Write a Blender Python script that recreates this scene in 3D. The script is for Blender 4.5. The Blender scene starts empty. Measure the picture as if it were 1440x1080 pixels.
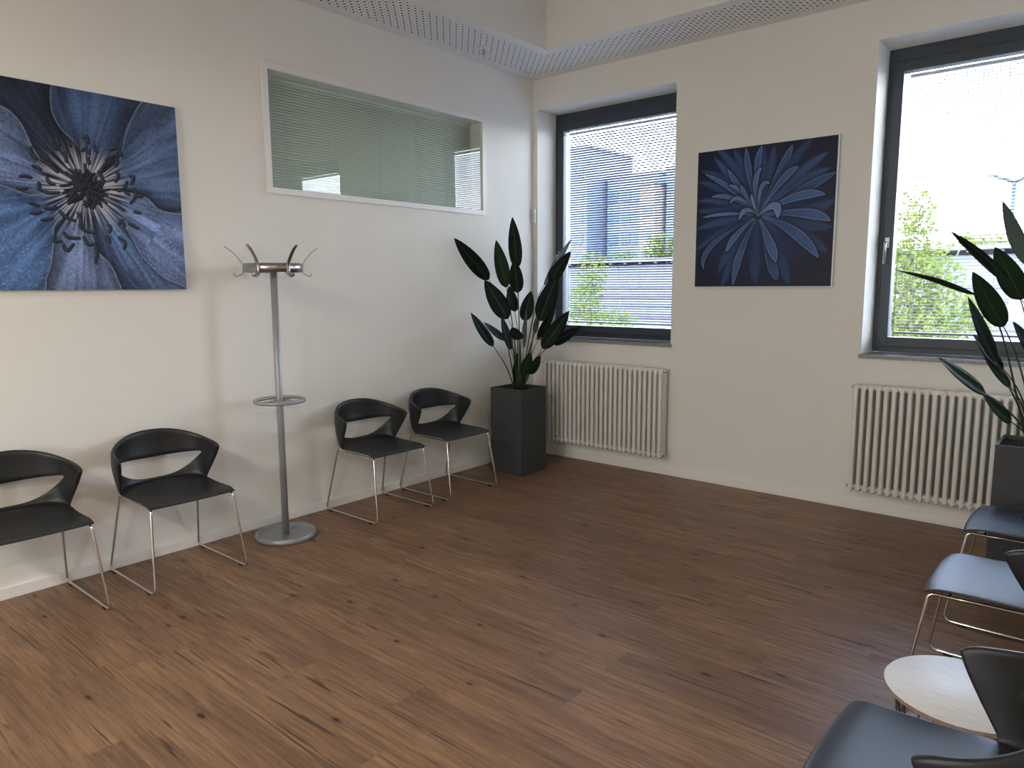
import bpy, bmesh, math, random, json
import numpy as np
from mathutils import Vector, Matrix
random.seed(7); rng = np.random.default_rng(11)
D = json.loads('''{"P1":[[[0.044,-1.0683,1.9372],[0.1266,-0.7525,1.6079],0.0639,[0.7973,-0.5229,-0.3013],1],[[0.1688,-0.4911,2.1329],[0.2476,-0.5273,1.7026],0.0571,[0.6169,-0.7667,0.1775],1],[[0.1131,-0.6394,1.9365],[0.2121,-0.6255,1.5425],0.0597,[0.6254,-0.7694,0.1301],2],[[0.3732,-0.7133,1.7684],[0.3662,-0.6615,1.4987],0.0581,[0.6451,-0.7471,-0.1605],1],[[0.1487,-0.8268,1.6056],[0.2953,-0.7066,1.2856],0.0764,[0.661,-0.7501,0.0209],1],[[0.1966,-0.5704,1.5543],[0.2643,-0.5776,1.3399],0.055,[0.883,-0.368,0.2912],1],[[0.4057,-0.533,1.5122],[0.3621,-0.5743,1.2646],0.0564,[0.628,-0.778,0.0192],1],[[0.4815,-0.6924,1.3703],[0.4297,-0.6625,1.0414],0.042,[0.9598,0.2497,-0.1285],3],[[0.0711,-0.9138,1.3375],[0.2011,-0.7872,1.0578],0.055,[0.9206,-0.1431,0.3633],1],[[0.1942,-0.8896,1.2591],[0.2955,-0.7375,1.1105],0.055,[0.794,0.0617,0.6048],1],[[0.5191,-0.7667,1.145],[0.3955,-0.7978,1.1879],0.055,[0.1187,-0.9349,-0.3344],1],[[0.3188,-0.814,1.3133],[0.3626,-0.747,1.0349],0.055,[0.9862,0.0307,0.1626],1],[[0.5381,-0.1442,1.9516],[0.4197,-0.38,1.5617],0.055,[0.9295,0.1136,-0.351],3],[[0.572,-0.2008,1.844],[0.4824,-0.3899,1.5792],0.055,[0.8249,-0.5532,0.1162],1],[[0.5607,-0.3757,1.6578],[0.462,-0.4897,1.2639],0.0772,[0.6216,-0.7802,0.07],1],[[0.5109,-0.3277,1.421],[0.4411,-0.4823,1.1077],0.055,[-0.1223,-0.8789,0.4611],1],[[0.39,-0.4076,1.3251],[0.391,-0.477,1.1534],0.042,[0.9968,0.0756,-0.0252],1],[[0.6907,-0.3867,1.3479],[0.5362,-0.5462,1.0389],0.0647,[0.6161,-0.7819,0.0954],1],[[0.7203,-0.2533,1.2138],[0.5644,-0.4371,1.0716],0.055,[0.8246,-0.3643,-0.4328],1],[[0.5381,-0.5801,0.9883],[0.4581,-0.6236,0.8268],0.055,[0.8964,-0.2215,-0.3838],2],[[0.5122,-0.6762,1.0175],[0.4568,-0.7059,0.8169],0.055,[0.9057,-0.3768,-0.1944],2],[[0.3581,-0.6641,1.0022],[0.347,-0.6804,0.74],0.042,[0.995,0.0875,-0.0474],2]],"P2":[[[3.6646,-0.7354,1.9734],[3.7862,-0.5973,1.6494],0.055,[0.8213,-0.5666,0.0669],3],[[3.4439,-0.7488,1.8341],[3.7119,-0.6362,1.5616],0.055,[-0.4914,-0.5207,-0.6982],1],[[3.6481,-0.7245,1.7413],[3.7747,-0.6259,1.4689],0.0594,[0.2144,-0.9461,-0.2427],2],[[3.2536,-1.0133,1.6258],[3.5802,-0.7595,1.4957],0.042,[-0.1376,-0.306,-0.942],1],[[3.5815,-0.8964,1.6125],[3.7163,-0.7396,1.3308],0.055,[0.3514,-0.8794,-0.3212],2],[[3.5844,-0.9961,1.4843],[3.7082,-0.8436,1.1568],0.055,[0.9154,-0.3611,0.1779],1],[[3.5998,-0.8454,1.2913],[3.7323,-0.7391,1.1087],0.055,[0.8466,-0.2991,0.4402],1],[[3.6421,-0.7887,1.1856],[3.765,-0.6889,1.0122],0.042,[0.847,-0.3543,0.3964],2],[[3.4865,-1.0542,1.1784],[3.6746,-0.8491,0.9885],0.055,[0.8135,-0.2684,0.5159],2],[[3.6682,-0.8818,0.9843],[3.7858,-0.7548,0.8397],0.055,[0.8507,-0.2871,0.4403],2],[[3.7684,-0.888,1.364],[3.8918,-0.6908,1.1412],0.055,[0.9198,-0.3222,0.2242],1],[[3.7778,-0.5171,1.9173],[3.8328,-0.5266,1.6016],0.055,[0.6204,-0.7732,0.1314],1],[[3.8989,-0.441,1.7681],[3.8666,-0.5211,1.4715],0.055,[0.6483,-0.7499,0.132],1],[[3.8958,-0.6943,1.4745],[3.8598,-0.6973,1.257],0.055,[0.7818,-0.6118,-0.1207],1],[[3.9677,-0.5867,1.3646],[3.8789,-0.6417,1.1064],0.055,[0.8107,-0.5635,-0.1586],2]],"A":{"c":[0.5128,0.4851],"petals":[[[[0.06,0.5168],[0.1073,-0.0347],[0.187,-0.0208],[0.2913,-0.0545],[0.3996,-0.004],[0.3898,0.0752],[0.4016,0.1614],[0.4557,0.2406],[0.5108,0.3465],[0.5128,0.4851]],[36,50,78],0],[[[0.4026,-0.005],[0.3878,0.0545],[0.3888,0.1307],[0.4203,0.202],[0.4754,0.2604],[0.503,0.3129],[0.5128,0.4851],[0.6329,0.3188],[0.6939,0.2644],[0.75,0.1267],[0.8356,-0.0069],[0.7175,-0.0663],[0.4793,-0.0505]],[52,78,122],1],[[[0.8396,-0.0129],[0.7835,0.0614],[0.7352,0.1644],[0.7047,0.2624],[0.6634,0.3624],[0.5128,0.4851],[0.7707,0.4941],[0.8159,0.5267],[0.8868,0.5644],[1.0797,0.595],[1.126,-0.1099],[0.9301,-0.0485]],[66,92,138],1],[[[0.5128,0.4851],[0.7707,0.4941],[0.8278,0.5317],[0.9124,0.5713],[1.1486,0.5911],[1.1181,1.0564],[0.8514,1.0901],[0.5984,0.9386],[0.5404,0.8079]],[74,104,156],0],[[[0.0295,0.5614],[0.0689,0.1149],[0.1732,0.1366],[0.2264,0.1673],[0.2638,0.2267],[0.2992,0.3238],[0.3573,0.398],[0.44,0.4446],[0.5128,0.4851],[0.3278,0.5792]],[84,108,158],1],[[[0.5128,0.4851],[0.4301,0.5703],[0.3593,0.6832],[0.3238,0.8149],[0.2717,1.0198],[0.4203,1.104],[0.7766,1.0881],[0.6909,0.9376],[0.5984,0.7822]],[58,92,148],0],[[[0.5128,0.4851],[0.4144,0.6396],[0.3484,0.7574],[0.3012,0.9059],[0.2608,1.0307],[0.4242,1.0564],[0.6358,1.0238],[0.6329,0.9386],[0.6033,0.8663],[0.5522,0.802],[0.5266,0.703]],[98,120,170],1],[[[0.0285,0.4782],[0.1427,0.501],[0.2057,0.5218],[0.2815,0.5366],[0.5128,0.4851],[0.4163,0.6168],[0.3593,0.6832],[0.3494,0.7574],[0.3287,0.8713],[0.3031,0.9406],[0.2608,1.0307],[-0.0207,1.0376]],[64,100,160],1],[[[0.5128,0.4851],[0.6152,0.5554],[0.6929,0.6693],[0.7283,0.7406],[0.7707,0.8257],[0.8622,0.9248],[0.9488,0.9693],[1.0679,0.9891],[1.0935,0.5941],[0.9626,0.5782],[0.875,0.5594],[0.7825,0.4931]],[92,118,172],1]],"arcs":[[[0.2303,0.4564],[0.25,0.4525],[0.2736,0.4574]],[[0.2146,0.5149],[0.2352,0.5158],[0.253,0.5109]],[[0.2854,0.3149],[0.2854,0.3416],[0.3031,0.3663]],[[0.3317,0.2861],[0.3406,0.296],[0.3494,0.3059]],[[0.3799,0.2802],[0.3819,0.296],[0.3947,0.3079]],[[0.4035,0.2545],[0.4045,0.2703],[0.4114,0.2861]],[[0.4528,0.2614],[0.4557,0.2743],[0.4606,0.2822]],[[0.5246,0.2327],[0.5394,0.2287],[0.5443,0.2564]],[[0.5728,0.2673],[0.5758,0.2861],[0.5846,0.296]],[[0.5118,0.3],[0.5285,0.2871],[0.5443,0.3079]],[[0.6476,0.2762],[0.6821,0.2634],[0.7028,0.296]],[[0.623,0.3317],[0.6565,0.3069],[0.6939,0.297]],[[0.6801,0.3188],[0.6772,0.3366],[0.6683,0.3554]],[[0.3376,0.3347],[0.3465,0.3446],[0.3553,0.3604]],[[0.4311,0.3168],[0.4341,0.3386],[0.436,0.3614]],[[0.2874,0.401],[0.3022,0.405],[0.3189,0.4139]],[[0.3425,0.4535],[0.3514,0.4713],[0.3711,0.4802]],[[0.3061,0.4792],[0.3081,0.5089],[0.3327,0.5178]],[[0.3317,0.5228],[0.3573,0.5228],[0.3907,0.5178]],[[0.2589,0.5792],[0.2776,0.5832],[0.2953,0.5901]],[[0.2628,0.6277],[0.2825,0.6267],[0.3041,0.6188]],[[0.3061,0.6564],[0.3268,0.6545],[0.3504,0.6465]],[[0.3238,0.599],[0.3455,0.6],[0.372,0.5921]],[[0.3878,0.6099],[0.4094,0.6347],[0.4498,0.6515]],[[0.3563,0.7287],[0.3514,0.7574],[0.3819,0.7584]],[[0.3976,0.7149],[0.4173,0.7366],[0.4646,0.7386]],[[0.3888,0.7762],[0.4065,0.803],[0.435,0.7713]],[[0.4764,0.6762],[0.4941,0.698],[0.5394,0.7079]],[[0.4862,0.7337],[0.5049,0.7683],[0.5413,0.7634]],[[0.5413,0.7723],[0.5453,0.8079],[0.5325,0.8584]],[[0.6004,0.7228],[0.6063,0.7396],[0.6093,0.7535]],[[0.6594,0.7257],[0.686,0.7545],[0.6781,0.7851]],[[0.7136,0.6505],[0.7343,0.6614],[0.7579,0.6723]],[[0.6624,0.5614],[0.6772,0.5723],[0.6909,0.5832]],[[0.6654,0.6535],[0.6781,0.6366],[0.69,0.6634]],[[0.6073,0.6624],[0.6181,0.6743],[0.6142,0.698]],[[0.7008,0.4743],[0.7116,0.4871],[0.7254,0.496]],[[0.752,0.4653],[0.7598,0.501],[0.7313,0.5396]],[[0.7598,0.501],[0.7756,0.501],[0.7933,0.499]],[[0.6722,0.4822],[0.7018,0.4673],[0.7185,0.4327]],[[0.7372,0.401],[0.7549,0.405],[0.7411,0.4396]],[[0.6673,0.3871],[0.6791,0.402],[0.6624,0.4356]],[[0.7461,0.5871],[0.7598,0.5871],[0.7726,0.5911]],[[0.5335,0.3317],[0.5394,0.3426],[0.5404,0.3594]],[[0.3268,0.3693],[0.3583,0.3871],[0.3907,0.4168]],[[0.4685,0.6129],[0.4774,0.6356],[0.4833,0.6822]],[[0.5827,0.395],[0.5925,0.4109],[0.6014,0.4396]]]},"B":{"c":[0.4779,0.4955],"L":[[[0.0344,0.1405],[0.2468,0.2572],0.0278,0.35,0],[[0.1298,0.0544],[0.2861,0.2354],0.0253,0.45,0],[[0.1554,0.001],[0.3107,0.1751],0.0278,0.35,0],[[0.0088,0.2156],[0.2212,0.3056],0.0253,0.3,0],[[0.0059,0.3591],[0.2507,0.3848],0.0228,0.4,0],[[-0.002,0.4303],[0.2537,0.455],0.0253,0.3,0],[[-0.002,0.5697],[0.2557,0.5124],0.0253,0.4,0],[[-0.001,0.729],[0.2311,0.5885],0.0253,0.32,0],[[0.2773,0.0099],[0.3776,0.2067],0.0304,0.3,0],[[0.3697,0.0079],[0.4041,0.2097],0.0228,0.45,1],[[0.4975,0.0119],[0.4936,0.2186],0.0278,0.35,0],[[0.5733,0.0218],[0.5447,0.2235],0.0304,0.3,0],[[0.7011,0.0287],[0.6185,0.2067],0.0278,0.45,1],[[0.8358,0.0079],[0.6785,0.1771],0.0329,0.22,0],[[0.941,0.1078],[0.7414,0.2433],0.0304,0.4,0],[[0.9597,0.2136],[0.7561,0.3037],0.0329,0.35,0],[[0.9951,0.2453],[0.7817,0.3422],0.0304,0.35,1],[[0.9931,0.4184],[0.7896,0.4975],0.043,0.25,0],[[0.9921,0.6044],[0.7689,0.5678],0.0405,0.2,0],[[0.9656,0.7685],[0.7719,0.6409],0.043,0.2,0],[[0.7148,0.9822],[0.6313,0.7824],0.0405,0.2,0],[[0.1868,0.8991],[0.3029,0.6944],0.0329,0.3,0],[[0.2183,0.999],[0.3196,0.7725],0.0329,0.25,0],[[0.4739,0.9802],[0.4661,0.7765],0.038,0.2,0],[[0.4877,0.0089],[0.4562,0.178],0.0228,0.5,1],[[0.056,0.1622],[0.2753,0.2977],0.0177,0.55,1],[[0.236,0.1454],[0.3422,0.3037],0.0203,0.5,1],[[0.6853,0.3333],[0.5654,0.4085],0.0228,0.3,0],[[0.7502,0.183],[0.6332,0.269],0.0253,0.55,1],[[0.9351,0.3848],[0.7365,0.3858],0.0304,0.6,1],[[0.9784,0.5628],[0.7896,0.4975],0.0342,0.55,1],[[0.9125,0.8081],[0.7227,0.6142],0.038,0.5,1],[[0.6332,0.9565],[0.5762,0.8051],0.0342,0.35,1],[[0.6214,0.8309],[0.5644,0.6805],0.0342,0.6,1],[[0.3078,0.9921],[0.3589,0.7478],0.0278,0.5,1],[[0.0728,0.8714],[0.1377,0.6884],0.0203,0.45,1],[[0.2439,0.7438],[0.3274,0.6192],0.0215,0.65,1],[[0.0452,0.4837],[0.2547,0.4679],0.0114,0.7,1],[[0.1111,0.3353],[0.2911,0.362],0.0152,0.6,1],[[0.4916,0.1592],[0.4474,0.276],0.0177,0.65,1],[[0.2537,0.2601],[0.3559,0.3294],0.0127,0.65,1],[[0.2625,0.3956],[0.3441,0.367],0.0127,0.7,1],[[0.3402,0.2681],[0.3825,0.3442],0.0139,0.55,1],[[0.5536,0.276],[0.4916,0.3046],0.0152,0.65,1],[[0.3373,0.5173],[0.3874,0.451],0.0165,0.7,1],[[0.6175,0.5223],[0.5919,0.4352],0.0278,0.75,1],[[0.4218,0.3412],[0.4376,0.3986],0.0101,0.7,1]]}}''')
scene = bpy.context.scene
COL = scene.collection
PI = math.pi
V = Vector

# ------------------------------------------------------------------ materials
def srgb(r, g, b):
    f = lambda c: (c/255/12.92) if c/255 <= .04045 else ((c/255+.055)/1.055)**2.4
    return (f(r), f(g), f(b), 1)

class NT:
    def __init__(s, name):
        s.m = bpy.data.materials.new(name); s.m.use_nodes = True
        s.t = s.m.node_tree; s.t.nodes.clear()
        s.out = s.t.nodes.new('ShaderNodeOutputMaterial')
    def n(s, typ, **kw):
        nd = s.t.nodes.new(typ)
        for k, v in kw.items(): setattr(nd, k, v)
        return nd
    def l(s, a, b): s.t.links.new(a, b)
    def put(s, sock, v):
        if hasattr(v, 'is_output') or isinstance(v, bpy.types.NodeSocket): s.l(v, sock)
        else: sock.default_value = v
    def math(s, op, a, b=0.0, c=None, clamp=False):
        nd = s.n('ShaderNodeMath', operation=op); nd.use_clamp = clamp
        s.put(nd.inputs[0], a); s.put(nd.inputs[1], b)
        if c is not None: s.put(nd.inputs[2], c)
        return nd.outputs[0]
    def mix(s, f, a, b, blend='MIX'):
        nd = s.n('ShaderNodeMix', data_type='RGBA', blend_type=blend)
        s.put(nd.inputs[0], f); s.put(nd.inputs[6], a); s.put(nd.inputs[7], b)
        return nd.outputs[2]
    def noise(s, vec=None, scale=5, detail=2, rough=.5, dist=0):
        nd = s.n('ShaderNodeTexNoise'); nd.inputs['Scale'].default_value = scale
        nd.inputs['Detail'].default_value = detail; nd.inputs['Roughness'].default_value = rough
        nd.inputs['Distortion'].default_value = dist
        if vec is not None: s.l(vec, nd.inputs['Vector'])
        return nd.outputs[0]
    def obj(s): return s.n('ShaderNodeTexCoord').outputs['Object']
    def mapr(s, v, a, b, c, d):
        nd = s.n('ShaderNodeMapRange'); s.put(nd.inputs[0], v)
        for i, x in enumerate((a, b, c, d)): nd.inputs[i+1].default_value = x
        return nd.outputs[0]
    def bsdf(s, color, rough=.5, metal=0, spec=.5, bump=None, bs=.1, bd=.01, **kw):
        b = s.n('ShaderNodeBsdfPrincipled')
        s.put(b.inputs['Base Color'], color); s.put(b.inputs['Roughness'], rough)
        s.put(b.inputs['Metallic'], metal); s.put(b.inputs['Specular IOR Level'], spec)
        for k, v in kw.items(): s.put(b.inputs[k.replace('_', ' ')], v)
        if bump is not None:
            bn = s.n('ShaderNodeBump'); bn.inputs['Strength'].default_value = bs; bn.inputs['Distance'].default_value = bd
            s.l(bump, bn.inputs['Height']); s.l(bn.outputs[0], b.inputs['Normal'])
        s.l(b.outputs[0], s.out.inputs[0]); return b

def simple(name, col, rough=.5, metal=0, spec=.5, nscale=0, namt=.08, bs=0, bscale=200, bd=.001, **kw):
    t = NT(name); c = col
    o = t.obj()
    if nscale:
        nz = t.noise(o, nscale, 3)
        c = t.mix(t.mapr(nz, .3, .7, 0, 1), tuple(x*(1-namt) for x in col[:3])+(1,), tuple(min(1, x*(1+namt)) for x in col[:3])+(1,))
    bump = t.noise(o, bscale, 3) if bs else None
    t.bsdf(c, rough, metal, spec, bump, bs, bd, **kw)
    return t.m

M = {}
M['wall'] = simple('wall_paint', (.82, .797, .738, 1), .75, 0, .3, nscale=3, namt=.012, bs=.12, bscale=260)
M['ceil'] = simple('ceiling_paint', (.80, .785, .76, 1), .85, 0, .2, nscale=3, namt=.01)
M['base'] = simple('baseboard_lacquer', (.86, .83, .78, 1), .35)
M['white'] = simple('white_lacquer', (.80, .79, .765, 1), .4)
M['rad'] = simple('radiator_enamel', (.80, .78, .73, 1), .32)
M['plastic'] = simple('white_plastic', (.75, .75, .74, 1), .35)
M['frame'] = simple('anthracite_window_profile', srgb(52, 62, 72), .42, 0, .5, nscale=4, namt=.04)
M['shell'] = simple('black_polypropylene', (.012, .0135, .015, 1), .42, 0, .5, bs=.15, bscale=900, bd=.0004)
M['chrome'] = simple('chrome_steel', (.72, .70, .67, 1), .12, 1)
M['black'] = simple('black_rubber', (.01, .01, .01, 1), .6)
M['silver'] = simple('silver_grey_lacquer', (.33, .345, .355, 1), .4, .35, .5)
M['steel'] = simple('satin_steel', (.42, .41, .40, 1), .3, 1)
M['blackwire'] = simple('black_wire', (.012, .012, .014, 1), .35)
M['blind'] = simple('aluminium_slat', (.045, .052, .078, 1), .6, 0, .25)
M['blind2'] = simple('grey_slat', (.76, .79, .74, 1), .5, 0, .4)
M['rail'] = simple('blind_rail', (.10, .11, .13, 1), .45)
M['headrail'] = simple('blind_head', (.70, .70, .70, 1), .4)
M['stem'] = simple('leaf_stalk', (.022, .040, .020, 1), .45)
M['stem_light'] = simple('leaf_stalk_pale', (.05, .075, .04, 1), .45)
M['edge'] = simple('print_edge', (.72, .76, .80, 1), .35)
M['darkroom'] = simple('corridor_paint', (.35, .37, .35, 1), .8)

def leafmat(name, a, b):
    t = NT(name); o = t.obj()
    c = t.mix(t.mapr(t.noise(o, 9, 3), .35, .65, 0, 1), a, b)
    w = t.n('ShaderNodeTexNoise'); 
    t.bsdf(c, .6, 0, .14, t.noise(o, 60, 2), .08, .002)
    return t.m
M['leaf1'] = leafmat('leaf_dark_green', (.004, .010, .007, 1), (.006, .016, .010, 1))
M['leaf2'] = leafmat('leaf_green', (.008, .022, .009, 1), (.012, .032, .012, 1))
M['leaf3'] = leafmat('leaf_edge_lit', (.055, .07, .05, 1), (.075, .09, .065, 1))  # paler copy of the leaf green, edge light put into the colour
M['rib'] = simple('leaf_midrib', (.018, .030, .018, 1), .5)

def wood_floor():
    t = NT('oak_vinyl_planks'); o = t.obj()
    sp = t.n('ShaderNodeSeparateXYZ'); t.l(o, sp.inputs[0]); X, Y = sp.outputs[0], sp.outputs[1]
    PW, PL = .182, 1.22
    ry = t.math('DIVIDE', Y, PW); row = t.math('FLOOR', ry); fy = t.math('FRACT', ry)
    wn = t.n('ShaderNodeTexWhiteNoise', noise_dimensions='1D'); t.l(row, wn.inputs['W'])
    rx = t.math('ADD', t.math('DIVIDE', X, PL), wn.outputs[0]); colm = t.math('FLOOR', rx); fx = t.math('FRACT', rx)
    cv = t.n('ShaderNodeCombineXYZ'); t.l(row, cv.inputs[0]); t.l(colm, cv.inputs[1])
    w2 = t.n('ShaderNodeTexWhiteNoise', noise_dimensions='2D'); t.l(cv.outputs[0], w2.inputs['Vector'])
    rnd = w2.outputs[0]
    def vec(sx, sy, off):
        c = t.n('ShaderNodeCombineXYZ')
        t.l(t.math('ADD', t.math('MULTIPLY', X, sx), t.math('MULTIPLY', rnd, off)), c.inputs[0])
        t.l(t.math('MULTIPLY', Y, sy), c.inputs[1]); t.l(t.math('MULTIPLY', rnd, 31), c.inputs[2])
        return c.outputs[0]
    broad = t.noise(vec(1.3, 9, 17), 1, 4, .6, .6)
    fine = t.noise(vec(3.4, 75, 17), 1, 4, .65, .3)
    fib = t.noise(vec(9, 260, 17), 1, 2, .6)
    crack = t.noise(vec(2.2, 42, 53), 1, 3, .55, .8)
    base = t.mix(t.mapr(broad, .32, .68, 0, 1), srgb(126, 95, 69), srgb(172, 133, 97))
    base = t.mix(t.mapr(fine, .40, .66, 0, .66), base, srgb(91, 68, 53))
    base = t.mix(t.mapr(fib, .35, .7, 0, .35), base, srgb(82, 61, 49))
    ck = t.mapr(crack, .625, .69, 0, 1)
    base = t.mix(t.math('MULTIPLY', ck, .8), base, srgb(44, 33, 29))
    # knots
    kv = t.n('ShaderNodeCombineXYZ'); t.l(t.math('MULTIPLY', X, 1.4), kv.inputs[0]); t.l(t.math('MULTIPLY', Y, 3.1), kv.inputs[1])
    vo = t.n('ShaderNodeTexVoronoi', voronoi_dimensions='2D'); t.l(kv.outputs[0], vo.inputs['Vector']); vo.inputs['Scale'].default_value = 1
    kd = t.math('ADD', vo.outputs['Distance'], t.math('MULTIPLY', t.math('SUBTRACT', broad, .5), .05))
    ringk = t.math('SINE', t.math('MULTIPLY', kd, 190))
    near = t.mapr(kd, .03, .10, 1, 0)
    base = t.mix(t.math('MULTIPLY', t.math('MULTIPLY', near, t.mapr(ringk, -1, 1, 0, 1)), .4), base, srgb(46, 32, 25))
    base = t.mix(t.mapr(kd, .018, .034, .85, 0), base, srgb(28, 21, 18))
    base = t.mix(t.mapr(rnd, 0, 1, 0, .28), base, srgb(100, 76, 60))
    sy_ = t.math('MINIMUM', fy, t.math('SUBTRACT', 1, fy)); sx_ = t.math('MINIMUM', fx, t.math('SUBTRACT', 1, fx))
    seam = t.math('MAXIMUM', t.mapr(sy_, 0, .009, .5, 0), t.mapr(sx_, 0, .0014, .45, 0))
    base = t.mix(seam, base, srgb(60, 44, 36))
    rough = t.mapr(fine, .3, .7, .36, .52)
    hgt = t.math('SUBTRACT', t.math('MULTIPLY', fine, -.6), t.math('ADD', t.math('MULTIPLY', seam, 1.2), ck))
    t.bsdf(base, rough, 0, .42, hgt, .25, .0012)
    return t.m
M['floor'] = wood_floor()

def perforated():
    t = NT('perforated_acoustic_board'); o = t.obj()
    sp = t.n('ShaderNodeSeparateXYZ'); t.l(o, sp.inputs[0]); X, Y = sp.outputs[0], sp.outputs[1]
    P = .064
    def holes(ox, oy, r):
        a = t.math('SUBTRACT', t.math('FRACT', t.math('ADD', t.math('DIVIDE', X, P), ox)), .5)
        b = t.math('SUBTRACT', t.math('FRACT', t.math('ADD', t.math('DIVIDE', Y, P), oy)), .5)
        d = t.math('SQRT', t.math('ADD', t.math('MULTIPLY', a, a), t.math('MULTIPLY', b, b)))
        return t.mapr(d, r*.92/P, r*1.08/P, 1, 0)
    m = holes(.1, .1, .0086)
    for a in ((.6, .6, .0086), (.6, .1, .0046), (.1, .6, .0046)): m = t.math('MAXIMUM', m, holes(*a))
    c = t.mix(m, (.84, .83, .81, 1), (.02, .02, .02, 1))
    t.bsdf(c, .85, 0, .2, t.math('SUBTRACT', 1, m), .5, .004)
    return t.m
M['perf'] = perforated()

def granite():
    t = NT('speckled_granite'); o = t.obj()
    v = t.n('ShaderNodeTexVoronoi'); t.l(o, v.inputs['Vector']); v.inputs['Scale'].default_value = 260
    nz = t.noise(o, 330, 2)
    c = t.mix(t.mapr(nz, .38, .62, 0, 1), (.10, .10, .10, 1), (.42, .41, .40, 1))
    c = t.mix(t.mapr(v.outputs['Distance'], .2, .5, .5, 0), c, (.20, .19, .19, 1))
    t.bsdf(c, .3); return t.m
M['granite'] = granite()

def planterm():
    t = NT('ribbed_dark_planter'); o = t.obj()
    sp = t.n('ShaderNodeSeparateXYZ'); t.l(o, sp.inputs[0])
    w = t.math('SINE', t.math('MULTIPLY', sp.outputs[2], 2*PI/.006))
    c = t.mix(t.mapr(t.noise(o, 90, 3), .3, .7, 0, 1), (.040, .042, .044, 1), (.055, .058, .062, 1))
    t.bsdf(c, .55, 0, .4, w, .35, .0008); return t.m
M['planter'] = planterm()

def soilm():
    t = NT('dark_granulate'); o = t.obj()
    v = t.n('ShaderNodeTexVoronoi'); t.l(o, v.inputs['Vector']); v.inputs['Scale'].default_value = 110
    c = t.mix(t.mapr(v.outputs['Distance'], 0, .7, 0, 1), (.075, .055, .045, 1), (.008, .007, .006, 1))
    t.bsdf(c, .8, 0, .3, t.math('SUBTRACT', 1, v.outputs['Distance']), 1, .006); return t.m
M['soil'] = soilm()

def whitewood():
    t = NT('white_ash_veneer'); o = t.obj()
    mp = t.n('ShaderNodeMapping'); t.l(o, mp.inputs[0]); mp.inputs['Scale'].default_value = (14, 150, 14); mp.inputs['Rotation'].default_value = (0, 0, .25)
    nz = t.noise(mp.outputs[0], 1, 3)
    c = t.mix(t.mapr(nz, .5, .68, 0, .6), (.86, .87, .88, 1), (.70, .71, .73, 1))
    t.bsdf(c, .5, 0, .6, nz, .1, .0008); return t.m
M['whitewood'] = whitewood()
M['ply'] = simple('pale_plywood_edge', (.30, .24, .20, 1), .6, nscale=60, namt=.2)

def glass(name, tint, refl=1.0):
    t = NT(name)
    tr = t.n('ShaderNodeBsdfTransparent'); tr.inputs[0].default_value = tint
    gl = t.n('ShaderNodeBsdfGlossy'); gl.inputs['Roughness'].default_value = .0; gl.inputs[0].default_value = (1, 1, 1, 1)
    fr = t.n('ShaderNodeFresnel'); fr.inputs[0].default_value = 1.5
    mx = t.n('ShaderNodeMixShader'); ge = t.n('ShaderNodeNewGeometry'); t.l(t.math('MULTIPLY', t.math('MULTIPLY', fr.outputs[0], refl), t.math('SUBTRACT', 1, ge.outputs['Backfacing'])), mx.inputs[0])
    t.l(tr.outputs[0], mx.inputs[1]); t.l(gl.outputs[0], mx.inputs[2]); t.l(mx.outputs[0], t.out.inputs[0])
    return t.m
M['glass'] = glass('window_glass', (.95, .96, .97, 1))
M['tintglass'] = glass('green_tinted_glass', (.93, .96, .935, 1), 1.1)

def attrmat(name, rough):
    t = NT(name); a = t.n('ShaderNodeAttribute'); a.attribute_name = 'Col'
    t.bsdf(a.outputs['Color'], rough, 0, .3); return t.m
M['print'] = attrmat('satin_photo_print', .42)

# ------------------------------------------------------------------ helpers
def link(name, me, mats, parent=None, smooth=False):
    o = bpy.data.objects.new(name, me); COL.objects.link(o)
    for m in (mats if isinstance(mats, (list, tuple)) else [mats]): me.materials.append(m)
    if smooth: me.polygons.foreach_set('use_smooth', [True]*len(me.polygons))
    if parent is not None: o.parent = parent
    return o
def mk(name, bm, mats, parent=None, smooth=False, auto=None):
    me = bpy.data.meshes.new(name)
    bmesh.ops.recalc_face_normals(bm, faces=bm.faces[:])
    bm.to_mesh(me); bm.free()
    if auto is not None:
        for e in me.edges: pass
        smooth = True
    o = link(name, me, mats, parent, smooth)
    if auto is not None: me.set_sharp_from_angle(angle=math.radians(auto))
    return o
def tag(o, label, cat, group=None):
    o['label'] = label; o['category'] = cat
    if group: o['group'] = group
    return o
def struct(o, label=None):
    o['kind'] = 'structure'
    if label: o['label'] = label
    return o
def empty(name, loc=(0, 0, 0), rz=0):
    o = bpy.data.objects.new(name, None); COL.objects.link(o)
    o.location = loc; o.rotation_euler = (0, 0, rz); o.empty_display_size = .1
    return o
def copy_tree(o, parent=None):
    c = o.copy(); COL.objects.link(c)
    if parent is not None: c.parent = parent
    for ch in list(o.children): copy_tree(ch, c)
    return c
def box(bm, a, b, mi=0, bev=0):
    x0, y0, z0 = a; x1, y1, z1 = b
    vs = [bm.verts.new(p) for p in ((x0,y0,z0),(x1,y0,z0),(x1,y1,z0),(x0,y1,z0),(x0,y0,z1),(x1,y0,z1),(x1,y1,z1),(x0,y1,z1))]
    fs = [bm.faces.new([vs[i] for i in q]) for q in ((0,3,2,1),(4,5,6,7),(0,1,5,4),(1,2,6,5),(2,3,7,6),(3,0,4,7))]
    for f in fs: f.material_index = mi
    if bev:
        es = list({e for f in fs for e in f.edges})
        bmesh.ops.bevel(bm, geom=es, offset=bev, segments=2, affect='EDGES', profile=.7)
    return fs
def BM(): return bmesh.new()
def boxo(name, a, b, m, parent=None, bev=0):
    bm = BM(); box(bm, a, b, 0, bev); return mk(name, bm, m, parent)
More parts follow.
